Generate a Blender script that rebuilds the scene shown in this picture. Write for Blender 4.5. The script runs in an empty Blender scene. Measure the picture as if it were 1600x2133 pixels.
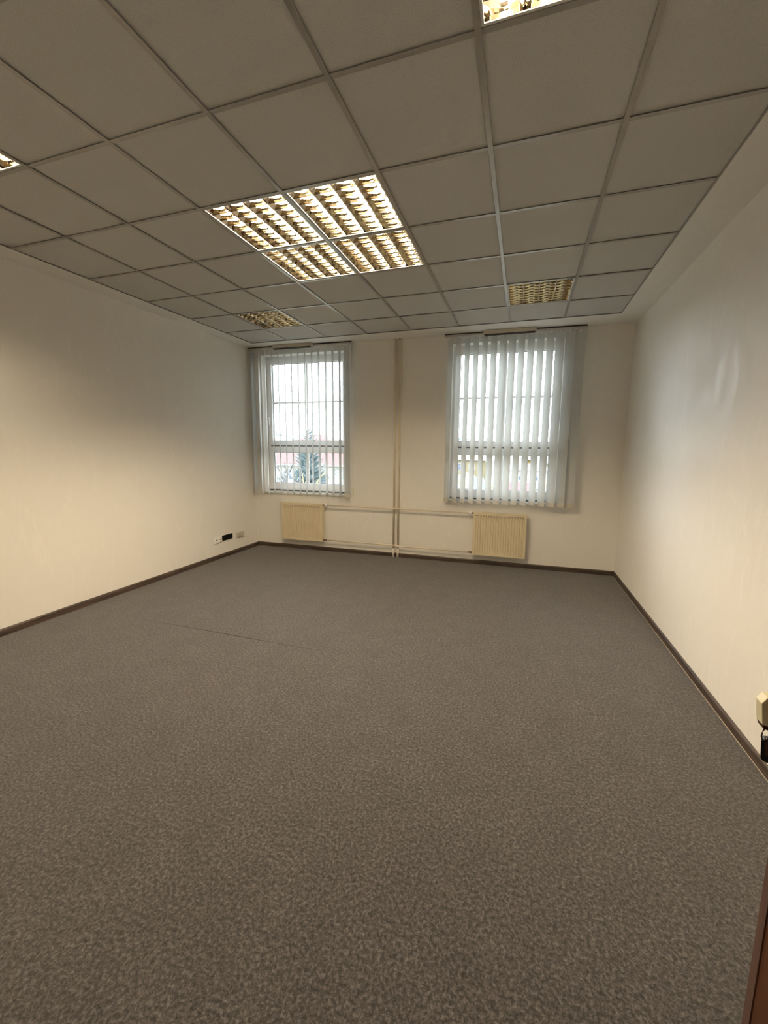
import bpy, bmesh, math, random
from mathutils import Vector, Matrix, Euler

random.seed(7)
scene = bpy.context.scene
COL = scene.collection
PI = math.pi

# ------------------------------------------------------------------ camera
F_PX, SHIFT_X, SHIFT_Y = 849.57, 9.266, -15.21
cam_data = bpy.data.cameras.new('camera')
cam = bpy.data.objects.new('camera', cam_data)
COL.objects.link(cam)
scene.camera = cam
cam_data.sensor_fit = 'VERTICAL'
cam_data.sensor_height = 24.0
cam_data.lens = F_PX / 2133.0 * 24.0
cam_data.shift_x = -SHIFT_X / 2133.0
cam_data.shift_y = SHIFT_Y / 2133.0
cam_data.clip_start = 0.02
cam_data.clip_end = 3000.0
CAM = Vector((0.2318, -1.7043, 1.5885))
rot = (Matrix.Rotation(0.3148, 3, 'Z') @ Matrix.Rotation(-0.1372, 3, 'X') @ Matrix.Rotation(-0.01, 3, 'Y')
       @ Matrix.Rotation(PI / 2, 3, 'X'))
cam.matrix_world = Matrix.Translation(CAM) @ rot.to_4x4()

# ------------------------------------------------------------------ world: even overcast sky
SKY_STRENGTH = 14.5
world = bpy.data.worlds.new('overcast_sky')
scene.world = world
world.use_nodes = True
wn = world.node_tree
wn.nodes.clear()
w_out = wn.nodes.new('ShaderNodeOutputWorld')
w_bg = wn.nodes.new('ShaderNodeBackground')
w_tc = wn.nodes.new('ShaderNodeTexCoord')
w_sep = wn.nodes.new('ShaderNodeSeparateXYZ')
w_ramp = wn.nodes.new('ShaderNodeValToRGB')
w_ramp.color_ramp.elements[0].position = 0.0
w_ramp.color_ramp.elements[0].color = (0.94, 0.97, 1.0, 1)
w_ramp.color_ramp.elements[1].position = 0.6
w_ramp.color_ramp.elements[1].color = (0.95, 0.975, 1.0, 1)
wn.links.new(w_tc.outputs['Generated'], w_sep.inputs[0])
wn.links.new(w_sep.outputs['Z'], w_ramp.inputs[0])
wn.links.new(w_ramp.outputs[0], w_bg.inputs['Color'])
w_bg.inputs['Strength'].default_value = SKY_STRENGTH
wn.links.new(w_bg.outputs[0], w_out.inputs['Surface'])

# ------------------------------------------------------------------ exposure and sampling
scene.view_settings.view_transform = 'Standard'
scene.view_settings.look = 'None'
scene.view_settings.exposure = 0.0
scene.view_settings.gamma = 1.0
scene.view_settings.use_curve_mapping = False
scene.cycles.use_denoising = True
scene.cycles.use_light_tree = True
scene.cycles.max_bounces = 14
scene.cycles.diffuse_bounces = 7
scene.cycles.glossy_bounces = 7
scene.cycles.transparent_max_bounces = 16
scene.cycles.sample_clamp_indirect = 6.0
LAMP_COLOR = (1.0, 0.80, 0.55)
LAMP_STRENGTH = 188.0
WORN_LAMP_STRENGTH = 152.0      # the older tubes in the two lights nearest the door

# ------------------------------------------------------------------ dimensions (metres)
H = 3.0761                                    # suspended ceiling plane
BL = Vector((-3.812, 3.8629, 0))              # back left corner
TH = math.atan2(0.1418, 5.231)
BU = Vector((math.cos(TH), math.sin(TH), 0))  # along the window wall, to the right
BN = Vector((math.sin(TH), -math.cos(TH), 0)) # out of the window wall into the room
BW = 5.233
BR = BL + BU * BW
Y_FRONT = -1.56
FL = Vector((-3.8568, Y_FRONT, 0))
FR = Vector((1.489, Y_FRONT, 0))


def back(u, n, z):
    p = BL + BU * u + BN * n
    return Vector((p.x, p.y, z))


LU = (FL - BL).normalized()                   # along the left wall, from the back corner towards the camera
LN = Vector((-LU.y, LU.x, 0))


def left(u, n, z):
    p = BL + LU * u + LN * n
    return Vector((p.x, p.y, z))


RU = (FR - BR).normalized()
RN = Vector((RU.y, -RU.x, 0))


def right(u, n, z):
    p = BR + RU * u + RN * n
    return Vector((p.x, p.y, z))


# ------------------------------------------------------------------ materials
def srgb(r, g, b):
    def f(c):
        c /= 255.0
        return c / 12.92 if c <= 0.04045 else ((c + 0.055) / 1.055) ** 2.4
    return (f(r), f(g), f(b), 1.0)


def mat(name, col, rough=0.5, metal=0.0, col2=None, scale=8.0, detail=4.0, bump=0.0, bump_scale=None,
        stretch=(1, 1, 1), spec=0.5, lo=0.35, hi=0.65, coat=0.0):
    m = bpy.data.materials.new(name)
    m.use_nodes = True
    nt = m.node_tree
    p = nt.nodes['Principled BSDF']
    p.inputs['Base Color'].default_value = (*col[:3], 1)
    p.inputs['Roughness'].default_value = rough
    p.inputs['Metallic'].default_value = metal
    p.inputs['Specular IOR Level'].default_value = spec
    p.inputs['Coat Weight'].default_value = coat
    if col2 is not None or bump:
        tc = nt.nodes.new('ShaderNodeTexCoord')
        mp = nt.nodes.new('ShaderNodeMapping')
        mp.inputs['Scale'].default_value = stretch
        nt.links.new(tc.outputs['Object'], mp.inputs[0])
    if col2 is not None:
        no = nt.nodes.new('ShaderNodeTexNoise')
        no.inputs['Scale'].default_value = scale
        no.inputs['Detail'].default_value = detail
        nt.links.new(mp.outputs[0], no.inputs['Vector'])
        rp = nt.nodes.new('ShaderNodeValToRGB')
        rp.color_ramp.elements[0].position = lo
        rp.color_ramp.elements[1].position = hi
        rp.color_ramp.elements[0].color = (*col[:3], 1)
        rp.color_ramp.elements[1].color = (*col2[:3], 1)
        nt.links.new(no.outputs['Fac'], rp.inputs[0])
        nt.links.new(rp.outputs[0], p.inputs['Base Color'])
    if bump:
        n2 = nt.nodes.new('ShaderNodeTexNoise')
        n2.inputs['Scale'].default_value = bump_scale or scale
        n2.inputs['Detail'].default_value = 3
        nt.links.new(mp.outputs[0], n2.inputs['Vector'])
        bp = nt.nodes.new('ShaderNodeBump')
        bp.inputs['Strength'].default_value = bump
        bp.inputs['Distance'].default_value = 0.004
        nt.links.new(n2.outputs['Fac'], bp.inputs['Height'])
        nt.links.new(bp.outputs[0], p.inputs['Normal'])
    return m


def carpet_material():
    m = bpy.data.materials.new('needle_felt_carpet')
    m.use_nodes = True
    nt = m.node_tree
    p = nt.nodes['Principled BSDF']
    p.inputs['Roughness'].default_value = 0.95
    p.inputs['Specular IOR Level'].default_value = 0.15
    p.inputs['Sheen Weight'].default_value = 0.25
    p.inputs['Sheen Roughness'].default_value = 0.6
    tc = nt.nodes.new('ShaderNodeTexCoord')
    n1 = nt.nodes.new('ShaderNodeTexNoise')
    n1.inputs['Scale'].default_value = 80
    n1.inputs['Detail'].default_value = 7
    n1.inputs['Roughness'].default_value = 0.80
    n1.inputs['Distortion'].default_value = 0.35
    nt.links.new(tc.outputs['Object'], n1.inputs['Vector'])
    rp = nt.nodes.new('ShaderNodeValToRGB')
    e = rp.color_ramp.elements
    e[0].position, e[0].color = 0.39, CARPET[0]
    e[1].position, e[1].color = 0.63, CARPET[2]
    k = e.new(0.5)
    k.color = CARPET[1]
    nt.links.new(n1.outputs['Fac'], rp.inputs[0])
    # large faint tone changes from wear
    n2 = nt.nodes.new('ShaderNodeTexNoise')
    n2.inputs['Scale'].default_value = 5
    n2.inputs['Detail'].default_value = 5
    nt.links.new(tc.outputs['Object'], n2.inputs['Vector'])
    mr = nt.nodes.new('ShaderNodeMapRange')
    mr.inputs['From Min'].default_value = 0.3
    mr.inputs['From Max'].default_value = 0.7
    mr.inputs['To Min'].default_value = 0.88
    mr.inputs['To Max'].default_value = 1.12
    nt.links.new(n2.outputs['Fac'], mr.inputs['Value'])
    mul = nt.nodes.new('ShaderNodeVectorMath')
    mul.operation = 'SCALE'
    nt.links.new(rp.outputs[0], mul.inputs[0])
    nt.links.new(mr.outputs[0], mul.inputs['Scale'])
    nt.links.new(mul.outputs[0], p.inputs['Base Color'])
    bp = nt.nodes.new('ShaderNodeBump')
    bp.inputs['Strength'].default_value = 0.6
    bp.inputs['Distance'].default_value = 0.006
    nt.links.new(n1.outputs['Fac'], bp.inputs['Height'])
    nt.links.new(bp.outputs[0], p.inputs['Normal'])
    return m


def wall_material(name, col):
    """white emulsion: slightly satin, with uneven roller marks and filled streaks"""
    m = bpy.data.materials.new(name)
    m.use_nodes = True
    nt = m.node_tree
    p = nt.nodes['Principled BSDF']
    p.inputs['Base Color'].default_value = (*col, 1)
    p.inputs['Specular IOR Level'].default_value = 0.35
    tc = nt.nodes.new('ShaderNodeTexCoord')
    mp = nt.nodes.new('ShaderNodeMapping')
    mp.inputs['Scale'].default_value = (1, 1, 0.33)
    mp.inputs['Rotation'].default_value = (0.2, 0, 0)
    nt.links.new(tc.outputs['Object'], mp.inputs[0])
    n = nt.nodes.new('ShaderNodeTexNoise')
    n.inputs['Scale'].default_value = 6.5
    n.inputs['Detail'].default_value = 6
    n.inputs['Distortion'].default_value = 0.6
    nt.links.new(mp.outputs[0], n.inputs['Vector'])
    mr = nt.nodes.new('ShaderNodeMapRange')
    mr.inputs['From Min'].default_value = 0.35
    mr.inputs['From Max'].default_value = 0.7
    mr.inputs['To Min'].default_value = 0.72
    mr.inputs['To Max'].default_value = 0.5
    nt.links.new(n.outputs['Fac'], mr.inputs['Value'])
    nt.links.new(mr.outputs[0], p.inputs['Roughness'])
    # filled and rolled streaks, a little whiter than the rest
    n4 = nt.nodes.new('ShaderNodeTexNoise')
    n4.inputs['Scale'].default_value = 9
    n4.inputs['Detail'].default_value = 8
    n4.inputs['Distortion'].default_value = 1.2
    nt.links.new(mp.outputs[0], n4.inputs['Vector'])
    rp = nt.nodes.new('ShaderNodeValToRGB')
    rp.color_ramp.elements[0].position = 0.56
    rp.color_ramp.elements[1].position = 0.70
    rp.color_ramp.elements[0].color = (*col, 1)
    rp.color_ramp.elements[1].color = (*[min(0.93, c * 1.03) for c in col], 1)
    nt.links.new(n4.outputs['Fac'], rp.inputs[0])
    nt.links.new(rp.outputs[0], p.inputs['Base Color'])
    n3 = nt.nodes.new('ShaderNodeTexNoise')
    n3.inputs['Scale'].default_value = 160
    n3.inputs['Detail'].default_value = 2
    nt.links.new(tc.outputs['Object'], n3.inputs['Vector'])
    ad = nt.nodes.new('ShaderNodeMath')
    ad.operation = 'MULTIPLY_ADD'
    ad.inputs[1].default_value = 0.12
    nt.links.new(n3.outputs['Fac'], ad.inputs[0])
    nt.links.new(n.outputs['Fac'], ad.inputs[2])
    bp = nt.nodes.new('ShaderNodeBump')
    bp.inputs['Strength'].default_value = 0.5
    bp.inputs['Distance'].default_value = 0.010
    nt.links.new(ad.outputs[0], bp.inputs['Height'])
    nt.links.new(bp.outputs[0], p.inputs['Normal'])
    return m


def fabric_material():
    m = bpy.data.materials.new('white_blind_fabric')
    m.use_nodes = True
    nt = m.node_tree
    nt.nodes.clear()
    out = nt.nodes.new('ShaderNodeOutputMaterial')
    d = nt.nodes.new('ShaderNodeBsdfDiffuse')
    t = nt.nodes.new('ShaderNodeBsdfTranslucent')
    mx = nt.nodes.new('ShaderNodeMixShader')
    tc = nt.nodes.new('ShaderNodeTexCoord')
    n = nt.nodes.new('ShaderNodeTexNoise')
    n.inputs['Scale'].default_value = 60
    mp = nt.nodes.new('ShaderNodeMapping')
    mp.inputs['Scale'].default_value = (1, 1, 0.1)
    rp = nt.nodes.new('ShaderNodeValToRGB')
    rp.color_ramp.elements[0].color = (0.74, 0.75, 0.74, 1)
    rp.color_ramp.elements[1].color = (0.84, 0.85, 0.84, 1)
    nt.links.new(tc.outputs['Object'], mp.inputs[0])
    nt.links.new(mp.outputs[0], n.inputs['Vector'])
    nt.links.new(n.outputs['Fac'], rp.inputs[0])
    nt.links.new(rp.outputs[0], d.inputs['Color'])
    nt.links.new(rp.outputs[0], t.inputs['Color'])
    mx.inputs[0].default_value = 0.48
    nt.links.new(d.outputs[0], mx.inputs[1])
    nt.links.new(t.outputs[0], mx.inputs[2])
    nt.links.new(mx.outputs[0], out.inputs['Surface'])
    return m


def glass_material():
    m = bpy.data.materials.new('window_glass')
    m.use_nodes = True
    nt = m.node_tree
    nt.nodes.clear()
    out = nt.nodes.new('ShaderNodeOutputMaterial')
    tr = nt.nodes.new('ShaderNodeBsdfTransparent')
    tr.inputs['Color'].default_value = (0.95, 0.97, 0.97, 1)
    gl = nt.nodes.new('ShaderNodeBsdfGlossy')
    gl.inputs['Roughness'].default_value = 0.02
    fr = nt.nodes.new('ShaderNodeFresnel')
    fr.inputs['IOR'].default_value = 1.35
    mx = nt.nodes.new('ShaderNodeMixShader')
    nt.links.new(fr.outputs[0], mx.inputs[0])
    nt.links.new(tr.outputs[0], mx.inputs[1])
    nt.links.new(gl.outputs[0], mx.inputs[2])
    nt.links.new(mx.outputs[0], out.inputs['Surface'])
    return m


def emission_material(name, col, strength):
    m = bpy.data.materials.new(name)
    m.use_nodes = True
    nt = m.node_tree
    nt.nodes.clear()
    out = nt.nodes.new('ShaderNodeOutputMaterial')
    em = nt.nodes.new('ShaderNodeEmission')
    em.inputs['Color'].default_value = (*col, 1)
    em.inputs['Strength'].default_value = strength
    nt.links.new(em.outputs[0], out.inputs['Surface'])
    return m


CARPET = [(0.012, 0.0100, 0.0095, 1), (0.051, 0.0465, 0.045, 1), (0.152, 0.142, 0.138, 1)]
M = {}
M['carpet'] = carpet_material()
M['wall'] = wall_material('white_wall_paint', (0.86, 0.835, 0.78))
M['plaster'] = mat('white_plasterboard', (0.82, 0.80, 0.75), 0.75, col2=(0.84, 0.82, 0.77), scale=14, bump=0.08, bump_scale=60)
M['tile'] = mat('mineral_fibre_tile', (0.49, 0.48, 0.455), 0.9, col2=(0.59, 0.58, 0.55), scale=240, detail=3, bump=0.35, bump_scale=320, spec=0.2)
M['rail'] = mat('satin_white_rail', (0.34, 0.32, 0.295), 0.30, 0.45, col2=(0.37, 0.35, 0.32), scale=20)
M['base'] = mat('brown_wood_baseboard', srgb(54, 44, 39), 0.5, col2=srgb(86, 72, 63), scale=5, detail=6, stretch=(12, 0.7, 14), bump=0.1, bump_scale=30)
M['base_lr'] = mat('brown_wood_baseboard_side', srgb(54, 44, 39), 0.5, col2=srgb(86, 72, 63), scale=5, detail=6, stretch=(14, 0.6, 12), bump=0.1)
M['base_b'] = mat('brown_wood_baseboard_back', srgb(52, 41, 35), 0.5, col2=srgb(80, 66, 56), scale=5, detail=6, stretch=(0.6, 14, 12), bump=0.1)
M['pale_strip'] = mat('pale_edge_strip', srgb(190, 178, 160), 0.5, col2=srgb(176, 164, 146), scale=20)
M['pvc'] = mat('white_window_plastic', (0.88, 0.88, 0.87), 0.28, col2=(0.86, 0.86, 0.85), scale=5)
M['gasket'] = mat('dark_rubber_gasket', (0.04, 0.045, 0.06), 0.6, col2=(0.06, 0.06, 0.07), scale=40)
M['gap'] = mat('grey_shadow_gasket', (0.16, 0.155, 0.15), 0.7, col2=(0.2, 0.19, 0.18), scale=30)
M['sill'] = mat('white_laminate_sill', (0.76, 0.76, 0.74), 0.3, col2=(0.70, 0.70, 0.68), scale=6)
M['glass'] = glass_material()
M['fabric'] = fabric_material()
M['hem'] = mat('blind_hem_weight', (0.64, 0.60, 0.52), 0.7, col2=(0.68, 0.64, 0.56), scale=30)
M['track'] = mat('greyed_aluminium_track', (0.50, 0.48, 0.43), 0.4, 0.0, col2=(0.55, 0.53, 0.48), scale=12)
M['dark'] = mat('dark_slot', (0.035, 0.03, 0.027), 0.8, col2=(0.05, 0.045, 0.04), scale=30)
M['cover'] = mat('beige_cover_metal', (0.46, 0.42, 0.34), 0.5, col2=(0.52, 0.48, 0.40), scale=9)
M['plastic_white'] = mat('white_plastic', (0.92, 0.90, 0.88), 0.35, col2=(0.89, 0.87, 0.85), scale=20)
M['ivory'] = mat('ivory_plastic', (0.84, 0.76, 0.50), 0.35, col2=(0.87, 0.79, 0.54), scale=30)
M['cream'] = mat('cream_radiator_enamel', (0.72, 0.63, 0.44), 0.32, col2=(0.75, 0.66, 0.47), scale=6)
M['pipe'] = mat('cream_pipe_paint', (0.73, 0.64, 0.48), 0.3, col2=(0.76, 0.67, 0.51), scale=10)
M['copper'] = mat('dark_brass_valve', (0.16, 0.09, 0.06), 0.4, 0.4, col2=(0.24, 0.15, 0.10), scale=40)
M['sleeve'] = mat('pale_pipe_sleeve', (0.74, 0.68, 0.62), 0.5, col2=(0.78, 0.72, 0.66), scale=30)
M['black'] = mat('black_plastic', (0.008, 0.008, 0.009), 0.8, col2=(0.012, 0.012, 0.013), scale=40, spec=0.08)
M['jack'] = mat('brown_grey_jack', (0.22, 0.15, 0.11), 0.6, col2=(0.28, 0.2, 0.15), scale=80)
M['faded'] = mat('wall_painted_plastic', (0.58, 0.54, 0.45), 0.5, col2=(0.54, 0.50, 0.41), scale=40)
M['mirror'] = mat('anodised_louvre_mirror', (0.72, 0.66, 0.56), 0.05, 1.0, col2=(0.74, 0.68, 0.58), scale=30)
M['blade'] = mat('satin_louvre_blade', (0.66, 0.575, 0.42), 0.09, 1.0, col2=(0.70, 0.615, 0.46), scale=30)
M['lamp_frame'] = mat('white_lamp_enamel', (0.78, 0.78, 0.76), 0.3, col2=(0.75, 0.75, 0.73), scale=14)
M['housing'] = mat('grey_lamp_housing', (0.14, 0.13, 0.115), 0.4, 0.6, col2=(0.17, 0.16, 0.14), scale=14)
M['tube_on'] = emission_material('lit_fluorescent_tube', LAMP_COLOR, LAMP_STRENGTH)
M['tube_worn'] = emission_material('worn_fluorescent_tube', LAMP_COLOR, WORN_LAMP_STRENGTH)
M['tube_off'] = mat('unlit_fluorescent_tube', (0.82, 0.81, 0.78), 0.25, col2=(0.78, 0.77, 0.74), scale=20)
M['door'] = mat('brown_door_veneer', srgb(88, 48, 20), 0.5, col2=srgb(66, 34, 12), scale=4, detail=7, stretch=(10, 10, 0.7), bump=0.05, bump_scale=40)
M['door_edge'] = mat('purple_brown_edge_band', srgb(94, 70, 60), 0.5, col2=srgb(82, 60, 52), scale=6, stretch=(8, 8, 0.8))
M['steel'] = mat('bright_steel', (0.62, 0.60, 0.57), 0.25, 1.0, col2=(0.55, 0.53, 0.5), scale=40)
M['ring'] = mat('dark_steel_ring', (0.10, 0.085, 0.08), 0.35, 0.8, col2=(0.14, 0.12, 0.11), scale=60)
M['fob'] = mat('black_fob_plastic', (0.010, 0.009, 0.009), 0.32, col2=(0.014, 0.012, 0.012), scale=40)
M['fob_face'] = mat('dark_brown_leather', (0.05, 0.022, 0.012), 0.5, col2=(0.07, 0.03, 0.016), scale=60)
# outdoors
def outdoor_mat(name, col, rough, col2=None, **k):
    k2 = 0.72                                  # darkens every outdoor colour to offset the strong sky light
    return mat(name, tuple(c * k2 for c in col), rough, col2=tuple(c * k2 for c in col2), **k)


M['grass'] = outdoor_mat('pale_winter_ground', (0.12, 0.12, 0.09), 0.95, col2=(0.15, 0.145, 0.11), scale=0.2, detail=6)
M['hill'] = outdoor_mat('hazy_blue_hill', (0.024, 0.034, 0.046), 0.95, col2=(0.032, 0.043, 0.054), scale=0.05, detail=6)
M['roof_red'] = outdoor_mat('red_roof_tiles', (0.085, 0.034, 0.034), 0.85, col2=(0.10, 0.042, 0.042), scale=1.5, detail=5)
M['facade'] = outdoor_mat('cream_facade', (0.30, 0.29, 0.245), 0.9, col2=(0.32, 0.31, 0.265), scale=0.6)
M['facade_white'] = outdoor_mat('white_facade', (0.32, 0.32, 0.315), 0.9, col2=(0.34, 0.34, 0.335), scale=0.6)
M['facade_yellow'] = outdoor_mat('yellow_facade', (0.18, 0.155, 0.085), 0.9, col2=(0.20, 0.175, 0.10), scale=0.6)
M['facade_orange'] = outdoor_mat('orange_facade', (0.17, 0.11, 0.035), 0.9, col2=(0.18, 0.12, 0.04), scale=0.6)
M['pane_blue'] = outdoor_mat('blue_grey_window_pane', (0.05, 0.075, 0.12), 0.3, col2=(0.065, 0.09, 0.135), scale=1.0)
M['sash_white'] = outdoor_mat('white_sash', (0.34, 0.35, 0.355), 0.6, col2=(0.32, 0.33, 0.335), scale=3)
M['sign_blue'] = outdoor_mat('pale_blue_sign', (0.17, 0.21, 0.24), 0.7, col2=(0.18, 0.22, 0.25), scale=3)
M['needle'] = outdoor_mat('blue_green_needles', (0.080, 0.120, 0.130), 0.9, col2=(0.105, 0.145, 0.150), scale=2)
M['bark'] = outdoor_mat('grey_brown_bark', (0.12, 0.125, 0.13), 0.9, col2=(0.15, 0.155, 0.16), scale=8)
M['twig'] = outdoor_mat('pale_bare_twigs', (0.11, 0.12, 0.13), 0.9, col2=(0.14, 0.15, 0.155), scale=6)
M['catkin'] = outdoor_mat('yellow_green_twigs', (0.16, 0.145, 0.075), 0.9, col2=(0.20, 0.18, 0.10), scale=4)
M['roof_blue'] = outdoor_mat('sky_blue_sheet_roof', (0.05, 0.09, 0.125), 0.6, col2=(0.06, 0.10, 0.135), scale=2)
M['roof_pink'] = outdoor_mat('faded_pink_roof', (0.09, 0.045, 0.05), 0.8, col2=(0.10, 0.052, 0.056), scale=2)
M['bush'] = outdoor_mat('pale_yellow_hedge', (0.14, 0.14, 0.10), 0.95, col2=(0.26, 0.245, 0.20), scale=1.6, lo=0.4, hi=0.6)


# ------------------------------------------------------------------ mesh builder
class MB:
    def __init__(self):
        self.v, self.f, self.s, self.m = [], [], [], []

    def quad(self, *pts, smooth=False, mi=0):
        i = len(self.v)
        self.v += [tuple(p) for p in pts]
        self.f.append(tuple(range(i, i + len(pts))))
        self.s.append(smooth)
        self.m.append(mi)

    def box(self, lo, hi, xf=None, mi=0):
        (x0, y0, z0), (x1, y1, z1) = lo, hi
        c = [(x0, y0, z0), (x1, y0, z0), (x1, y1, z0), (x0, y1, z0), (x0, y0, z1), (x1, y0, z1), (x1, y1, z1), (x0, y1, z1)]
        if xf:
            c = [tuple(xf(*p)) for p in c]
        i = len(self.v)
        self.v += c
        for q in ((0, 3, 2, 1), (4, 5, 6, 7), (0, 1, 5, 4), (1, 2, 6, 5), (2, 3, 7, 6), (3, 0, 4, 7)):
            self.f.append(tuple(i + k for k in q))
            self.s.append(False)
            self.m.append(mi)
        return self

    def bevel_box(self, lo, hi, b, xf=None, mi=0):
        """box with chamfered edges along every side (24 corner vertices)"""
        bm = bmesh.new()
        bmesh.ops.create_cube(bm, size=1.0)
        for v in bm.verts:
            v.co = Vector([lo[k] if v.co[k] < 0 else hi[k] for k in range(3)])
        bmesh.ops.bevel(bm, geom=bm.edges[:], offset=b, segments=2, affect='EDGES', profile=0.6)
        self.add_bm(bm, xf, mi)
        return self

    def add_bm(self, bm, xf=None, mi=0, smooth=False):
        bmesh.ops.recalc_face_normals(bm, faces=bm.faces[:])
        i = len(self.v)
        bm.verts.index_update()
        for v in bm.verts:
            self.v.append(tuple(xf(*v.co)) if xf else tuple(v.co))
        for f in bm.faces:
            self.f.append(tuple(i + v.index for v in f.verts))
            self.s.append(smooth)
            self.m.append(mi)
        bm.free()

    def tube(self, pts, r, seg=10, caps=True, smooth=True, mi=0, radii=None):
        pts = [Vector(p) for p in pts]
        rings = []
        for k, p in enumerate(pts):
            a = pts[max(k - 1, 0)]
            b = pts[min(k + 1, len(pts) - 1)]
            d = (b - a).normalized()
            up = Vector((0, 0, 1)) if abs(d.z) < 0.95 else Vector((1, 0, 0))
            s = d.cross(up).normalized()
            t = d.cross(s).normalized()
            rr = radii[k] if radii else r
            i = len(self.v)
            for j in range(seg):
                an = 2 * PI * j / seg
                self.v.append(tuple(p + s * (rr * math.cos(an)) + t * (rr * math.sin(an))))
            rings.append(i)
        for a, b in zip(rings, rings[1:]):
            for j in range(seg):
                j2 = (j + 1) % seg
                self.f.append((a + j, b + j, b + j2, a + j2))
                self.s.append(smooth)
                self.m.append(mi)
        if caps:
            self.f.append(tuple(rings[0] + j for j in range(seg)))
            self.f.append(tuple(rings[-1] + j for j in reversed(range(seg))))
            self.s += [False, False]
            self.m += [mi, mi]
        return self

    def lathe(self, prof, origin, axis, seg=24, mi=0, smooth=True):
        """prof: list of (distance along axis, radius)"""
        axis = Vector(axis).normalized()
        up = Vector((0, 0, 1)) if abs(axis.z) < 0.9 else Vector((1, 0, 0))
        s = axis.cross(up).normalized()
        t = axis.cross(s)
        o = Vector(origin)
        rings = []
        for d, r in prof:
            i = len(self.v)
            for j in range(seg):
                an = 2 * PI * j / seg
                self.v.append(tuple(o + axis * d + s * (r * math.cos(an)) + t * (r * math.sin(an))))
            rings.append(i)
        for a, b in zip(rings, rings[1:]):
            for j in range(seg):
                j2 = (j + 1) % seg
                self.f.append((a + j, b + j, b + j2, a + j2))
                self.s.append(smooth)
                self.m.append(mi)
        for i in (rings[0], rings[-1]):
            self.f.append(tuple(i + j for j in range(seg)))
            self.s.append(False)
            self.m.append(mi)
        return self

    def prism(self, poly, z0, z1, xf=None, mi=0, smooth=False):
        """extrude a 2D polygon (a, b) between z0 and z1; xf maps (a, b, z) to space"""
        xf = xf or (lambda a, b, z: (a, b, z))
        n = len(poly)
        i = len(self.v)
        self.v += [tuple(xf(a, b, z0)) for a, b in poly] + [tuple(xf(a, b, z1)) for a, b in poly]
        self.f.append(tuple(i + k for k in reversed(range(n))))
        self.f.append(tuple(i + n + k for k in range(n)))
        self.s += [False, False]
        self.m += [mi, mi]
        for k in range(n):
            k2 = (k + 1) % n
            self.f.append((i + k, i + k2, i + n + k2, i + n + k))
            self.s.append(smooth)
            self.m.append(mi)
        return self

    def mesh(self, name, mats):
        me = bpy.data.meshes.new(name)
        me.from_pydata(self.v, [], self.f)
        mats = mats if isinstance(mats, (list, tuple)) else [mats]
        for m in mats:
            me.materials.append(m)
        me.polygons.foreach_set('use_smooth', self.s)
        me.polygons.foreach_set('material_index', self.m)
        me.update()
        bm = bmesh.new()
        bm.from_mesh(me)
        bmesh.ops.recalc_face_normals(bm, faces=bm.faces[:])
        bm.to_mesh(me)
        bm.free()
        return me

    def build(self, name, mats, parent=None):
        return link(name, self.mesh(name, mats), parent)


def link(name, me, parent=None):
    o = bpy.data.objects.new(name, me)
    COL.objects.link(o)
    if parent is not None:
        o.parent = parent
        o.matrix_parent_inverse = parent.matrix_world.inverted() if parent.parent is None else Matrix.Identity(4)
    return o


def tag(o, label=None, cat=None, group=None, kind=None):
    if label:
        o['label'] = label
    if cat:
        o['category'] = cat
    if group:
        o['group'] = group
    if kind:
        o['kind'] = kind
    return o


def empty(name, loc=(0, 0, 0), label=None, cat=None, group=None, kind=None):
    o = bpy.data.objects.new(name, None)
    o.empty_display_size = 0.05
    COL.objects.link(o)
    o.location = loc
    o.matrix_world = Matrix.Translation(loc)
    return tag(o, label, cat, group, kind)


def structure(o):
    o['kind'] = 'structure'
    return o


# ================================================================== ROOM SHELL
# floor: carpet laid in two widths with an open seam on the left
SEAM_Y, SEAM_X0, SEAM_X1 = 1.013, -3.15, -0.96
fb = MB()
X0, X1, Y0, Y1 = -4.1, 1.75, -3.4, 4.25
w = 0.0060
fb.quad((X0, Y0, 0), (X1, Y0, 0), (X1, SEAM_Y, 0), (SEAM_X1, SEAM_Y, 0), ((SEAM_X0 + SEAM_X1) / 2, SEAM_Y - w, 0), (SEAM_X0, SEAM_Y, 0), (X0, SEAM_Y, 0))
fb.quad((X0, SEAM_Y, 0), (SEAM_X0, SEAM_Y, 0), ((SEAM_X0 + SEAM_X1) / 2, SEAM_Y + w, 0), (SEAM_X1, SEAM_Y, 0), (X1, SEAM_Y, 0), (X1, Y1, 0), (X0, Y1, 0))
fb.quad((X0, Y0, -0.012), (X1, Y0, -0.012), (X1, Y1, -0.012), (X0, Y1, -0.012))
fb.quad((SEAM_X0, SEAM_Y - 0.01, -0.002), (SEAM_X1, SEAM_Y - 0.01, -0.002), (SEAM_X1, SEAM_Y + 0.01, -0.002), (SEAM_X0, SEAM_Y + 0.01, -0.002), mi=1)
fb.box((X0, Y0, -0.25), (X1, Y1, -0.02))
floor = structure(fb.build('floor', [M['carpet'], M['dark']]))


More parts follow.
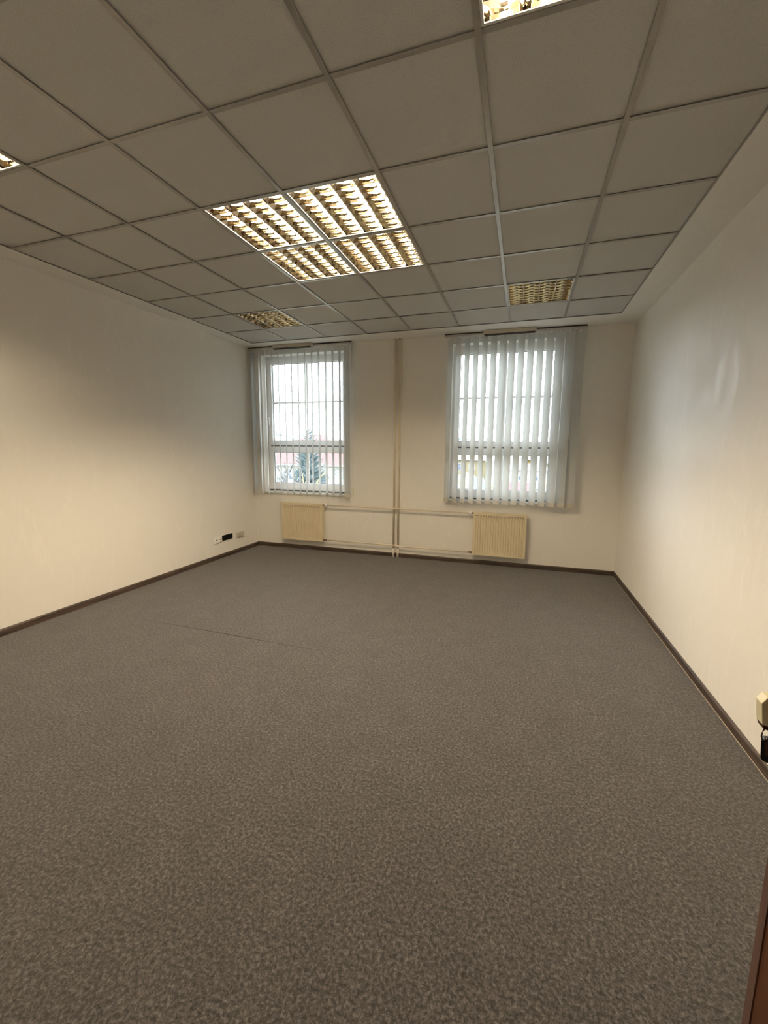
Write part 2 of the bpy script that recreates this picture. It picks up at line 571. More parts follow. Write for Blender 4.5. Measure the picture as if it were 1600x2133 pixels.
def wall_mesh(P, w_len, z0, z1, thick, holes):
    """wall in a local frame P(u, n, z); n=0 is the room face, -thick the far face; holes are (u0,u1,z0,z1)"""
    mb = MB()
    us = sorted({0.0, w_len, *[h[0] for h in holes], *[h[1] for h in holes]})
    us = sorted(set(us) | {u for u in (-thick, w_len + thick)})
    zs = sorted({z0, z1, *[h[2] for h in holes], *[h[3] for h in holes]})

    def hole(u, z):
        return any(h[0] < u < h[1] and h[2] < z < h[3] for h in holes)
    for a, b in zip(us, us[1:]):
        for c, d in zip(zs, zs[1:]):
            if hole((a + b) / 2, (c + d) / 2):
                continue
            mb.quad(P(a, 0, c), P(b, 0, c), P(b, 0, d), P(a, 0, d))
            mb.quad(P(a, -thick, c), P(a, -thick, d), P(b, -thick, d), P(b, -thick, c))
    for a, b, c, d in holes:
        mb.quad(P(a, 0, c), P(a, 0, d), P(a, -thick, d), P(a, -thick, c))
        mb.quad(P(b, 0, c), P(b, -thick, c), P(b, -thick, d), P(b, 0, d))
        mb.quad(P(a, 0, d), P(b, 0, d), P(b, -thick, d), P(a, -thick, d))
        mb.quad(P(a, 0, c), P(a, -thick, c), P(b, -thick, c), P(b, 0, c))
    a, b = us[0], us[-1]
    mb.quad(P(a, 0, z0), P(a, -thick, z0), P(a, -thick, z1), P(a, 0, z1))
    mb.quad(P(b, 0, z0), P(b, 0, z1), P(b, -thick, z1), P(b, -thick, z0))
    mb.quad(P(a, 0, z1), P(a, -thick, z1), P(b, -thick, z1), P(b, 0, z1))
    mb.quad(P(a, 0, z0), P(b, 0, z0), P(b, -thick, z0), P(a, -thick, z0))
    return mb


WT = 0.34
W1 = (0.150, 1.562, 0.868, 2.978)
W2 = (3.086, 4.476, 0.868, 2.974)
ZT = H + 0.34
structure(wall_mesh(back, BW, -0.02, ZT, WT, [W1, W2]).build('wall_back', M['wall']))
LLEN = (FL - BL).length
RLEN = (FR - BR).length
structure(wall_mesh(left, LLEN, -0.02, ZT, 0.15, []).build('wall_left', M['wall']))
structure(wall_mesh(right, RLEN, -0.02, ZT, 0.15, []).build('wall_right', M['wall']))


def front(u, n, z):                                    # u to the right seen from inside the room (towards -x)
    return Vector((FR.x - u, Y_FRONT + n, z))


DOOR_U0, DOOR_U1 = FR.x - 0.815, FR.x + 0.155            # opening x from -0.155 to 0.815
structure(wall_mesh(front, FR.x - FL.x, -0.02, ZT, 0.12, [(DOOR_U0, DOOR_U1, -0.02, 2.03)]).build('wall_front', M['wall']))
cb = MB()
cb.box((-1.35, -3.3, -0.02), (-1.25, Y_FRONT - 0.125, 2.6))
cb.box((1.55, -3.3, -0.02), (1.65, Y_FRONT - 0.125, 2.6))
cb.box((-1.35, -3.4, -0.02), (1.65, -3.3, 2.6))
cb.box((-1.35, -3.4, 2.6), (1.65, Y_FRONT - 0.125, 2.7))
structure(cb.build('wall_corridor', M['wall']))

# ------------------------------------------------------------------ ceiling: plasterboard border, rails, tiles
XS = [-3.590] + [0.6 * i for i in range(-5, 2)] + [1.179]
YS = [-1.2 + 0.6 * j for j in range(0, 8)] + [3.557]
GX0, GX1, GY0, GY1 = XS[0], XS[-1], YS[0], YS[-1]
ce = MB()
zc0, zc1 = H, H + 0.02
ring_out = [FL + Vector((-.1, -.1, 0)), FR + Vector((.1, -.1, 0)), BR + Vector((.1, .1, 0)), BL + Vector((-.1, .1, 0))]
ring_in = [Vector((GX0, GY0, 0)), Vector((GX1, GY0, 0)), Vector((GX1, GY1, 0)), Vector((GX0, GY1, 0))]
for k in range(4):
    a, b, c, d = ring_out[k], ring_out[(k + 1) % 4], ring_in[(k + 1) % 4], ring_in[k]
    ce.prism([(a.x, a.y), (b.x, b.y), (c.x, c.y), (d.x, d.y)], zc0, zc1)
ce.box((X0, Y_FRONT - 0.2, H + 0.25), (X1, Y1, H + 0.34))
ceiling = structure(ce.build('ceiling', M['plaster']))

LIGHT_CELLS = {(-3, 1), (-2, 1), (-3, 2), (-2, 2), (0, -1), (-5, -1), (0, 4), (-5, 4)}
tile_meshes = {}
for i in range(len(XS) - 1):
    for j in range(len(YS) - 1):
        if (i - 6, j - 2) in LIGHT_CELLS:
            continue
        sx, sy = XS[i + 1] - XS[i], YS[j + 1] - YS[j]
        key = (round(sx, 3), round(sy, 3))
        if key not in tile_meshes:
            t = MB()
            hx, hy = sx / 2 - 0.005, sy / 2 - 0.005
            t.prism([(-hx, -hy), (hx, -hy), (hx, hy), (-hx, hy)], 0, 0.012)
            tile_meshes[key] = t.mesh('tile', M['tile'])
        o = link('tile', tile_meshes[key], ceiling)
        o.location = ((XS[i] + XS[i + 1]) / 2, (YS[j] + YS[j + 1]) / 2, H + 0.0088 + random.uniform(-0.0008, 0.0008))
for k, x in enumerate(XS):
    r = MB()
    hw = 0.012
    if k in (0, len(XS) - 1):
        hw = 0.009
    r.box((x - hw, GY0, H + 0.0005), (x + hw, GY1, H + 0.004))
    r.box((x - 0.002, GY0, H + 0.004), (x + 0.002, GY1, H + 0.03))
    r.build('rail', M['rail'], ceiling)
for y in YS:
    for a, b in zip(XS, XS[1:]):
        r = MB()
        r.box((a + 0.0125, y - 0.0115, H + 0.0012), (b - 0.0125, y + 0.0115, H + 0.0042))
        r.box((a + 0.0125, y - 0.002, H + 0.0042), (b - 0.0125, y + 0.002, H + 0.03))
        r.build('rail', M['rail'], ceiling)

# ------------------------------------------------------------------ baseboards
BH, BT = 0.060, 0.014


def baseboard(name, P, length, joints, m, skip_end=0.0):
    root = structure(empty(name, P(0, 0, 0)))
    cuts = [0.0] + joints + [length - skip_end]
    for a, b in zip(cuts, cuts[1:]):
        mb = MB()
        prof = [(0.0, 0.004), (BT, 0.004), (BT, BH - 0.012), (BT - 0.003, BH - 0.006), (BT - 0.008, BH), (0.0, BH)]
        mb.prism(prof, a + 0.0012, b - 0.0012, xf=lambda n, z, u: P(u, n + 0.0005, z))
        mb.build('plank', m, root)
    mb = MB()
    mb.box((0.0, BT - 0.002, 0.0), (length - skip_end, BT + 0.003, 0.0045), xf=P)
    mb.build('edge_strip', M['pale_strip'] if name == 'baseboard_right' else m, root)
    return root


baseboard('baseboard_left', left, LLEN, [2.873], M['base_lr'])
baseboard('baseboard_back', back, BW, [2.5], M['base_b'])
baseboard('baseboard_right', right, RLEN, [2.493], M['base_lr'])

# ================================================================== WINDOWS
def frame_ring(mb, u0, u1, z0, z1, t, n0, n1, xf=back, mi=0):
    """rectangular frame, mitred look, bar width t (or 4 widths l, r, b, t)"""
    l, r, b, tp = t if isinstance(t, tuple) else (t, t, t, t)
    mb.box((u0, n0, z0), (u0 + l, n1, z1), xf, mi)
    mb.box((u1 - r, n0, z0), (u1, n1, z1), xf, mi)
    mb.box((u0 + l, n0, z0), (u1 - r, n1, z0 + b), xf, mi)
    mb.box((u0 + l, n0, z1 - tp), (u1 - r, n1, z1), xf, mi)


def make_window(name, hole, glass_u, handle_u):
    u0, u1, z0, z1 = hole
    g0, g1 = glass_u
    root = structure(empty(name, back(u0, -0.2, z0)))
    ft, fbm = z1 - 0.035, z0 + 0.045
    mb = MB()
    frame_ring(mb, u0 + 0.004, u1 - 0.004, fbm, ft, 0.05, -0.20, -0.135)
    mb.box((u0 + 0.054, -0.20, 1.575), (u1 - 0.054, -0.135, 1.605), back)
    mb.build('outer_frame', M['pvc'], root)
    mb = MB()
    mb.box((u0 + 0.004, -0.205, ft), (u1 - 0.004, -0.15, z1), back)
    mb.build('head_filler', M['pvc'], root)
    mb = MB()
    mb.box((u0 + 0.004, -0.195, z0 + 0.02), (u1 - 0.004, -0.142, fbm), back)
    mb.build('foot_profile', M['gap'], root)
    # upper opening sash
    s = MB()
    frame_ring(s, u0 + 0.042, u1 - 0.042, 1.622, ft - 0.035, (g0 - u0 - 0.042, u1 - 0.042 - g1, 0.070, 0.044), -0.185, -0.118)
    sash = s.build('upper_sash', M['pvc'], root)
    s = MB()
    frame_ring(s, g0 - 0.001, g1 + 0.001, 1.691, ft - 0.078, 0.006, -0.172, -0.152)
    s.build('gasket', M['gasket'], sash)
    p = MB()
    p.box((g0, -0.166, 1.692), (g1, -0.160, ft - 0.079), back)
    p.build('pane', M['glass'], sash)
    b = MB()
    um = (g0 + g1) / 2
    b.box((um - 0.015, -0.158, 1.692), (um + 0.015, -0.150, ft - 0.079), back)
    b.build('glazing_bar', M['pvc'], sash)
    b = MB()
    b.box((g0, -0.1575, 2.266), (um - 0.0155, -0.1505, 2.296), back)
    b.box((um + 0.0155, -0.1575, 2.266), (g1, -0.1505, 2.296), back)
    b.build('glazing_bar', M['pvc'], sash)
    # shadow gap between the two lights
    q = MB()
    q.box((u0 + 0.05, -0.133, 1.603), (u1 - 0.05, -0.128, 1.622), back)
    q.build('transom_gap', M['gap'], root)
    # lower light
    s = MB()
    frame_ring(s, u0 + 0.042, u1 - 0.042, fbm + 0.012, 1.602, (g0 - u0 - 0.042, u1 - 0.042 - g1, 1.026 - fbm - 0.012, 0.092), -0.185, -0.124)
    low = s.build('lower_light', M['pvc'], root)
    s = MB()
    frame_ring(s, g0 - 0.001, g1 + 0.001, 1.025, 1.511, 0.006, -0.172, -0.152)
    s.build('gasket', M['gasket'], low)
    p = MB()
    p.box((g0, -0.166, 1.026), (g1, -0.160, 1.510), back)
    p.build('pane', M['glass'], low)
    b = MB()
    b.box((um - 0.015, -0.158, 1.026), (um + 0.015, -0.150, 1.510), back)
    b.build('glazing_bar', M['pvc'], low)
    # handle on the sash
    h = MB()
    h.bevel_box((handle_u - 0.014, -0.118, 2.005), (handle_u + 0.014, -0.108, 2.075), 0.004, back)
    h.bevel_box((handle_u - 0.009, -0.108, 2.03), (handle_u + 0.009, -0.075, 2.05), 0.003, back)
    h.bevel_box((handle_u - 0.010, -0.085, 1.93), (handle_u + 0.010, -0.068, 2.055), 0.004, back)
    h.build('handle', M['plastic_white'], root)
    # inside sill board
    s = MB()
    s.bevel_box((u0 + 0.002, -0.14, z0 + 0.0005), (u1 - 0.002, 0.028, z0 + 0.024), 0.004, back)
    s.build('sill', M['sill'], root)
    return root


make_window('window_1', W1, (0.243, 1.445), 0.205)
make_window('window_2', W2, (3.183, 4.378), 3.135)


# ================================================================== VERTICAL BLINDS
def slat_mesh(width, z0, z1):
    """one hanging louvre: very slightly bowed strip of fabric with thickness, local x along its width"""
    mb = MB()
    n = 6
    prof = []
    for k in range(n + 1):
        x = -width / 2 + width * k / n
        prof.append((x, 0.0022 * math.cos(PI * x / width)))
    poly = prof + [(x, y - 0.0007) for x, y in reversed(prof)]
    mb.prism(poly, z0, z1, smooth=False)
    return mb.mesh('slat', M['fabric'])


def hem_mesh(width, z0, z1):
    mb = MB()
    hw = width / 2 - 0.002
    mb.prism([(-hw, -0.0022), (hw, -0.0022), (hw, 0.0032), (-hw, 0.0032)], z0, z1)
    return mb.mesh('hem_weight', M['hem'])


def hook_mesh(z0, z1):
    mb = MB()
    mb.box((-0.012, -0.0018, z0), (0.012, 0.0032, z0 + 0.022))
    mb.box((-0.003, -0.003, z0 + 0.022), (0.003, 0.003, z1))
    return mb.mesh('hook', M['plastic_white'])


SLAT_W, SLAT_N = 0.127, 0.094
Z_TRACK = 3.036
sm = slat_mesh(SLAT_W, 0.862, 3.012)
hm = hem_mesh(SLAT_W, 0.862, 0.916)
km = hook_mesh(3.005, Z_TRACK + 0.004)


def make_blind(u0, u1, slats, label, cord_u, tassel_z):
    root = empty('vertical_blind', back(u0, 0.05, Z_TRACK), label, 'blind', 'vertical blinds at the two windows')
    t = MB()
    t.box((u0, 0.072, Z_TRACK), (u1, 0.114, Z_TRACK + 0.022), back)
    t.build('head_rail', M['track'], root)
    t = MB()
    t.box((u0 + 0.002, 0.076, Z_TRACK + 0.022), (u1 - 0.002, 0.108, H - 0.001), back)  # dark strip, set back, between the head rail and the ceiling
    t.build('rail_dark_strip', M['dark'], root)
    for u, ang in slats:
        o = link('slat', sm, root)
        # local x -> towards the room, turned by ang from the wall's normal to the right
        base = back(u, SLAT_N, 0)
        d = BN * math.cos(ang) + BU * math.sin(ang)
        o.matrix_world = Matrix.Translation(base) @ Matrix.Rotation(math.atan2(d.y, d.x), 4, 'Z')
        h = link('hem_weight', hm, o)
        h.matrix_parent_inverse = Matrix.Identity(4)
        k = link('hook', km, o)
        k.matrix_parent_inverse = Matrix.Identity(4)
    c = MB()
    for du in (-0.006, 0.006):
        c.tube([back(cord_u + du, 0.093, Z_TRACK), back(cord_u + du, 0.03, 2.3), back(cord_u, 0.022, tassel_z + 0.14)], 0.0012, 5)
    c.build('cord', M['plastic_white'], root)
    c = MB()
    c.lathe([(0, 0.004), (0.012, 0.009), (0.10, 0.012), (0.125, 0.010), (0.13, 0.004)], back(cord_u, 0.022, tassel_z + 0.14), (0, 0, -1), 12)
    c.build('cord_weight', M['ivory'], root)
    return root


def rad(a):
    return a * PI / 180


slats1 = []
for k in range(15):
    a = 38.5 + random.uniform(-1.2, 1.2)
    if k == 0:
        a = 5
    elif k == 1:
        a = 24
    elif k == 2:
        a = 29
    elif k == 14:
        a = 62
    slats1.append((0.060 + 0.1102 * k, rad(a)))
make_blind(-0.022, 1.675, slats1, 'white vertical blind at the left window, its slats turned open edge-on', 1.668, 0.86)
slats2 = []
for k in range(-1, 14):
    a = [36, 36, 36, 37, 37, 42, 44, 46, 39, 39, 38, 40, 47, 56, 64, 66][k + 1] + random.uniform(-1, 1)
    slats2.append((3.176 + 0.1118 * k, rad(a)))
make_blind(2.99, 4.70, slats2, 'white vertical blind at the right window, its slats turned mostly shut', 4.665, 0.83)


def cover_box(u0, u1, label):
    """short folded-metal box over the middle of a blind rail, open slot along its lower edge"""
    root = empty('rail_cover', back(u0, 0.1, 3.02), label, 'cover box', 'beige boxes over the blind rails')
    z0, z1, n0, n1 = 3.013, H - 0.0015, 0.1155, 0.172
    b = MB()
    b.bevel_box((u0, n0, z0 + 0.014), (u1, n1, z1), 0.003, back)
    b.build('body', M['cover'], root)
    for a, c in ((u0, u0 + 0.016), (u1 - 0.016, u1)):
        e = MB()
        e.bevel_box((a, n0, z0), (c, n1 + 0.001, z0 + 0.015), 0.002, back)
        e.build('end_bracket', M['cover'], root)
    e = MB()
    e.box((u0 + 0.016, n0 + 0.002, z0 + 0.003), (u1 - 0.016, n1 - 0.006, z0 + 0.014), back)
    e.build('slot', M['dark'], root)
    return root


cover_box(0.447, 1.09, 'short beige cover box over the rail of the left window blind')
cover_box(3.485, 4.124, 'short beige cover box over the rail of the right window blind')


# ================================================================== CEILING LIGHTS
def wedge(x, side=0):
    """parabolic reflector profile round x, side -1/1 gives only half of it for the lamp's outer sides"""
    # parabola with the tube (0.053 up) at its focus and the aperture edge at the channel's border
    prof = []
    for z_ in (0.003, 0.009, 0.015, 0.021, 0.027, 0.033, 0.039):
        prof.append((0.0702 - math.sqrt(4 * 0.01809 * (0.07109 - z_)) + 0.0012, z_))
    L = [(x - w_, z_) for w_, z_ in prof] if side <= 0 else [(x, prof[0][1]), (x, prof[-1][1])]
    R = [(x + w_, z_) for w_, z_ in prof] if side >= 0 else [(x, prof[0][1]), (x, prof[-1][1])]
    return L + list(reversed(R))


HALF = 0.281
PITCH = HALF * 2 / 4
refl_meshes = []
for k in range(5):
    x = -HALF + PITCH * k
    side = 1 if k == 0 else (-1 if k == 4 else 0)
    mb = MB()
    mb.prism(wedge(x, side), -HALF, HALF, xf=lambda a, b, y: (a, y, b), smooth=True)
    refl_meshes.append(mb.mesh('reflector', M['mirror']))
mb = MB()
bw, nb = PITCH / 2 - 0.006, 8
xs = [-bw + 2 * bw * k / nb for k in range(nb + 1)]
topz = [0.038 - 0.013 * math.cos(PI / 2 * x / bw) ** 2 for x in xs]
for k in range(nb):
    for sgn in (-1, 1):
        mb.quad((xs[k], sgn * 0.0008, 0.003), (xs[k + 1], sgn * 0.0008, 0.003), (xs[k + 1], sgn * 0.0016, 0.016), (xs[k], sgn * 0.0016, 0.016), smooth=True)
        mb.quad((xs[k], sgn * 0.0016, 0.016), (xs[k + 1], sgn * 0.0016, 0.016), (xs[k + 1], sgn * 0.0052, topz[k + 1]), (xs[k], sgn * 0.0052, topz[k]), smooth=True)
    mb.quad((xs[k], -0.0052, topz[k]), (xs[k], 0.0052, topz[k]), (xs[k + 1], 0.0052, topz[k + 1]), (xs[k + 1], -0.0052, topz[k + 1]))
    mb.quad((xs[k], -0.0008, 0.003), (xs[k + 1], -0.0008, 0.003), (xs[k + 1], 0.0008, 0.003), (xs[k], 0.0008, 0.003))
blade_mesh = mb.mesh('cross_blade', M['blade'])
mb = MB()
for a in (-1, 1):
    mb.box((a * 0.2825 - 0.0055 if a > 0 else -0.288, -0.288, -0.0015), (0.288 if a > 0 else -0.277, 0.288, 0.0026))
    mb.box((-0.277, a * 0.2825 - 0.0055, -0.0015), (0.277, a * 0.2825 + 0.0055, 0.0026))
frame_mesh = mb.mesh('frame', M['lamp_frame'])
mb = MB()
for a in (-1, 1):
    mb.box((a * 0.2845 - 0.0015, -0.286, 0.0026), (a * 0.2845 + 0.0015, 0.286, 0.097))
    mb.box((-0.283, a * 0.2845 - 0.0015, 0.0026), (0.283, a * 0.2845 + 0.0015, 0.097))
mb.box((-0.283, -0.283, 0.094), (0.283, 0.283, 0.097))
housing_mesh = mb.mesh('housing', M['housing'])


def tube_mesh(m):
    b = MB()
    b.tube([(0, -0.268, 0.053), (0, 0.268, 0.053)], 0.013, 10)
    return b.mesh('tube', m)


tube_kinds = {k: tube_mesh(M['tube_' + k]) for k in ('on', 'worn', 'off')}
mb = MB()
mb.box((-0.012, -0.006, 0.041), (0.012, 0.006, 0.094))
socket_mesh = mb.mesh('lamp_holder', M['plastic_white'])


def make_light(label, lit, group=None):
    root = empty('ceiling_light', (0, 0, 0), label, 'ceiling light', group)
    link('frame', frame_mesh, root)
    link('housing', housing_mesh, root)
    for me in refl_meshes:
        link('reflector', me, root)
    for k in range(4):
        x = -HALF + PITCH * (k + 0.5)
        t = link('tube', tube_kinds[lit], root)
        t.location.x = x
        for j in range(0, 9):
            b = link('cross_blade', blade_mesh, root)
            b.location = (x, (-HALF + 0.004) + 2 * (HALF - 0.004) / 8 * j, 0)
        for a in (-1, 1):
            b = link('lamp_holder', socket_mesh, root)
            b.location = (x, a * 0.2755, 0)
    return root


def copy_tree(o, parent=None):
    c = o.copy()
    COL.objects.link(c)
    if parent:
        c.parent = parent
    for ch in list(o.children):
        copy_tree(ch, c)
    return c


GL = 'square louvred lights set in the ceiling grid'
protos = {k: make_light('', k) for k in ('on', 'worn', 'off')}
spots = [
    (-3, 1, 'on', 'lit louvred light of the block of four, the near left one'),
    (-2, 1, 'on', 'lit louvred light of the block of four, the near right one and brightest'),
    (-3, 2, 'on', 'lit louvred light of the block of four, the far left one'),
    (-2, 2, 'on', 'lit louvred light of the block of four, the far right one'),
    (0, -1, 'worn', 'lit louvred light cut off by the top edge of the photo'),
    (-5, -1, 'worn', 'louvred light cut off by the left edge of the photo'),
    (0, 4, 'off', 'dark louvred light in the ceiling before the right window'),
    (-5, 4, 'off', 'dark louvred light in the ceiling before the left window'),
]
used = {k: False for k in protos}
for i, j, lit, label in spots:
    proto = protos[lit]
    o = copy_tree(proto) if used[lit] else proto
    used[lit] = True
    o['label'] = label
    o['category'] = 'ceiling light'
    o['group'] = GL
    o.location = (0.6 * i + 0.3, 0.6 * j + 0.3, H + 0.0065)

# ================================================================== RADIATORS AND PIPES
def make_radiator(u0, u1, z0, z1, valve_side, label):
    root = empty('radiator', back(u0, 0.03, z0), label, 'radiator', 'cream panel radiators under the windows')
    n_b, n_f = 0.034, 0.104
    b = MB()
    # corrugated front sheet: shallow vertical channels between plain borders
    pitch, bd = 0.0333, 0.022
    n = int(round((u1 - u0 - 2 * bd) / pitch))
    pitch = (u1 - u0 - 2 * bd) / n
    zt, zb = z1 - 0.062, z0 + 0.03
    prof = []
    for k in range(n):
        a = u0 + bd + pitch * k
        prof += [(a, n_f), (a + 0.007, n_f), (a + 0.0115, n_f - 0.009), (a + pitch - 0.0045, n_f - 0.009)]
    prof.append((u1 - bd, n_f))
    for (a, na), (c, nc) in zip(prof, prof[1:]):
        b.quad(back(a, na, zb), back(c, nc, zb), back(c, nc, zt), back(a, na, zt))
        if na < n_f or nc < n_f:
            b.quad(back(a, n_f, zt + 0.008), back(c, n_f, zt + 0.008), back(c, nc, zt), back(a, na, zt))
            b.quad(back(a, na, zb), back(c, nc, zb), back(c, n_f, zb - 0.008), back(a, n_f, zb - 0.008))
        else:
            b.quad(back(a, n_f, zt + 0.008), back(c, n_f, zt + 0.008), back(c, nc, zt), back(a, na, zt))
            b.quad(back(a, na, zb), back(c, nc, zb), back(c, n_f, zb - 0.008), back(a, n_f, zb - 0.008))
    b.quad(back(u0, n_f, z0), back(u1, n_f, z0), back(u1, n_f, zb - 0.008), back(u0, n_f, zb - 0.008))
    b.quad(back(u0, n_f, zt + 0.008), back(u1, n_f, zt + 0.008), back(u1, n_f, z1), back(u0, n_f, z1))
    for a, c in ((u0, u0 + bd), (u1 - bd, u1)):
        b.quad(back(a, n_f, zb - 0.008), back(c, n_f, zb - 0.008), back(c, n_f, zt + 0.008), back(a, n_f, zt + 0.008))
    b.box((u0, n_f - 0.018, z0), (u1, n_f - 0.011, z1 - 0.002), back)
    b.build('front_panel', M['cream'], root)
    b = MB()
    b.box((u0 + 0.004, n_b, z0 + 0.004), (u1 - 0.004, n_f - 0.0185, z1 - 0.014), back)
    b.build('rear_panel', M['cream'], root)
    g = MB()
    g.box((u0 - 0.001, n_b - 0.002, z1 - 0.012), (u1 + 0.001, n_f + 0.002, z1), back)
    g.build('top_grille', M['cream'], root)
    for a in (u0 - 0.003, u1 - 0.0005):
        g = MB()
        g.box((a, n_b, z0 + 0.003), (a + 0.0035, n_f + 0.001, z1 - 0.0125), back)
        g.build('side_panel', M['cream'], root)
    # row of small dark air slots under the top edge
    s = MB()
    m = int((u1 - u0 - 0.03) / 0.033)
    for k in range(m):
        a = u0 + 0.02 + k * (u1 - u0 - 0.04) / m
        s.box((a, n_f - 0.001, z1 - 0.046), (a + 0.019, n_f + 0.0012, z1 - 0.037), back)
    s.build('air_slots', M['copper'], root)
    # thermostatic valve on top, return fitting at the bottom, both on the side facing the risers
    d = 1 if valve_side == 'right' else -1
    ue = u1 if d > 0 else u0
    v = MB()
    v.lathe([(0.004, 0.008), (0.018, 0.009), (0.02, 0.012), (0.03, 0.012)], back(ue, 0.075, z1 - 0.016), BU * d, 12)
    valve = v.build('valve', M['copper'], root)
    v = MB()
    v.lathe([(0.03, 0.016), (0.038, 0.026), (0.058, 0.028), (0.07, 0.022), (0.074, 0.012)], back(ue, 0.075, z1 - 0.016), BU * d, 16)
    v.build('thermostat_head', M['plastic_white'], valve)
    v = MB()
    v.lathe([(0.004, 0.011), (0.016, 0.011), (0.018, 0.016), (0.034, 0.016), (0.036, 0.010), (0.058, 0.012), (0.06, 0.008)], back(ue, 0.075, z0 + 0.026), BU * d, 12)
    v.build('return_fitting', M['copper'], root)
    w_ = MB()
    for a in (u0 + 0.09, u1 - 0.11):
        w_.box((a, 0.001, z0 + 0.08), (a + 0.03, n_b, z1 - 0.1), back)
    w_.build('wall_bracket', M['cream'], root)
    return root


make_radiator(0.502, 1.194, 0.160, 0.742, 'right', 'cream panel radiator under the left window')
make_radiator(3.452, 4.135, 0.150, 0.742, 'left', 'cream panel radiator under the right window')

pipes = empty('heating_pipes', back(2.34, 0.03, 0), 'cream painted heating pipes running up the wall and across to both radiators', 'pipes')
for u in (2.304, 2.371):
    p = MB()
    p.tube([back(u, 0.034, 0.13), back(u, 0.034, H - 0.001)], 0.0145, 12)
    p.build('riser', M['pipe'], pipes)
    p = MB()
    p.tube([back(u, 0.034, 0.0), back(u, 0.034, 0.135)], 0.0165, 12)
    tag(p.build('pipe_sleeve', M['sleeve'], pipes), 'paler sleeve at the foot of a pipe')
    p = MB()
    p.lathe([(0, 0.03), (0.004, 0.03), (0.007, 0.016)], back(u, 0.034, H - 0.001), (0, 0, -1), 14)
    p.build('ceiling_collar', M['pipe'], pipes)
for a, c, z in ((1.268, 2.304, 0.726), (2.371, 3.378, 0.726), (1.255, 2.304, 0.187), (2.371, 3.392, 0.177)):
    p = MB()
    e = 0.012
    if a < 2:
        p.tube([back(a, 0.075, z), back(c - 0.02, 0.068, z), back(c, 0.06, z)], 0.0095, 10)
    else:
        p.tube([back(a, 0.06, z), back(a + 0.02, 0.068, z), back(c, 0.075, z)], 0.0095, 10)
    p.build('branch_pipe', M['pipe'], pipes)
for z in (0.726, 0.182):
    p = MB()
    p.tube([back(2.300, 0.0605, z + (0.004 if z < 0.5 else 0)), back(2.375, 0.0605, z - (0.004 if z < 0.5 else 0))], 0.011, 10)
    for u in (2.304, 2.371):
        p.tube([back(u, 0.034, z - 0.02), back(u, 0.062, z)], 0.011, 8)
    p.build('tee_joint', M['pipe'], pipes)

# ================================================================== WALL OUTLETS ON THE LEFT WALL
d = empty('data_outlet', left(0.936, 0, 0.28), 'white double data outlet low on the left wall, nearest the camera', 'outlet')
b = MB()
b.bevel_box((0.859, 0.0005, 0.234), (1.011, 0.014, 0.322), 0.004, left)
b.build('face_plate', M['plastic_white'], d)
for u in (0.897, 0.973):
    j = MB()
    j.bevel_box((u - 0.030, 0.014, 0.246), (u + 0.030, 0.020, 0.310), 0.003, left)
    mod = j.build('module', M['plastic_white'], d)
    j = MB()
    j.box((u - 0.013, 0.0202, 0.272), (u + 0.013, 0.0212, 0.290), left)
    j.build('jack', M['jack'], mod)

d = empty('black_cover_plate', left(0.742, 0, 0.28), 'black oblong cover plate with rounded corners and white rim on the left wall', 'cover plate')


def round_rect(a0, a1, b0, b1, r, n=5):
    pts = []
    for cx, cy, s in ((a1 - r, b0 + r, -90), (a1 - r, b1 - r, 0), (a0 + r, b1 - r, 90), (a0 + r, b0 + r, 180)):
        for k in range(n + 1):
            an = rad(s + 90 * k / n)
            pts.append((cx + r * math.cos(an), cy + r * math.sin(an)))
    return pts


b = MB()
b.prism(round_rect(0.626, 0.858, 0.236, 0.330, 0.020), 0.0005, 0.005, xf=lambda a, z, n: left(a, n, z))
b.build('rim', M['plastic_white'], d)
b = MB()
b.prism(round_rect(0.633, 0.851, 0.243, 0.323, 0.016), 0.005, 0.010, xf=lambda a, z, n: left(a, n, z))
b.build('plate', M['black'], d)

d = empty('painted_socket', left(0.47, 0, 0.27), 'wall-coloured double socket low in the back left corner', 'outlet')
for k, u in enumerate((0.428, 0.512)):
    b = MB()
    b.bevel_box((u - 0.038, 0.0005, 0.240), (u + 0.038, 0.028, 0.308), 0.006, left)
    body = b.build('socket_box', M['faded'], d)
    b = MB()
    b.lathe([(0, 0.022), (0.003, 0.022), (0.0035, 0.018)], left(u, 0.028, 0.276), LN, 16)
    b.build('socket_face', M['faded'], body)
    b = MB()
    b.box((u - 0.026, 0.004, 0.232), (u + 0.022, 0.026, 0.2405), left)  # brown block stands in for the shadow beneath each socket box
    b.build('socket_shade', M['jack'], body)

# ================================================================== DOOR, KNOB, KEYS
FX, EDGE_Y, HINGE_Y = 0.767, -0.744, -1.55
door = structure(empty('door_1', (FX + 0.02, HINGE_Y, 0)))
b = MB()
b.bevel_box((FX, HINGE_Y, 0.008), (FX + 0.04, EDGE_Y, 2.0), 0.0015)
b.build('leaf', M['door'], door)
b = MB()
b.bevel_box((FX - 0.0025, EDGE_Y - 0.022, 0.008), (FX + 0.041, EDGE_Y + 0.0015, 2.0), 0.0008)
tag(b.build('edge_band', M['door_edge'], door), 'paler purple-brown edge band')
KY, KZ = -0.800, 1.100
b = MB()
b.lathe([(0, 0.026), (0.006, 0.026), (0.008, 0.022), (0.009, 0.012), (0.046, 0.0115)], (FX, KY, KZ), (-1, 0, 0), 24)
grip = b.build('handle', M['ivory'], door)
bm = bmesh.new()
poly = [(-0.0835, 0.020), (-0.0755, 0.033), (-0.040, 0.035), (-0.040, -0.032), (-0.0785, -0.0225)]
bv = [bm.verts.new((FX + a, KY - 0.011, KZ + c)) for a, c in poly]
fc = bm.faces.new(bv)
ex = bmesh.ops.extrude_face_region(bm, geom=[fc])
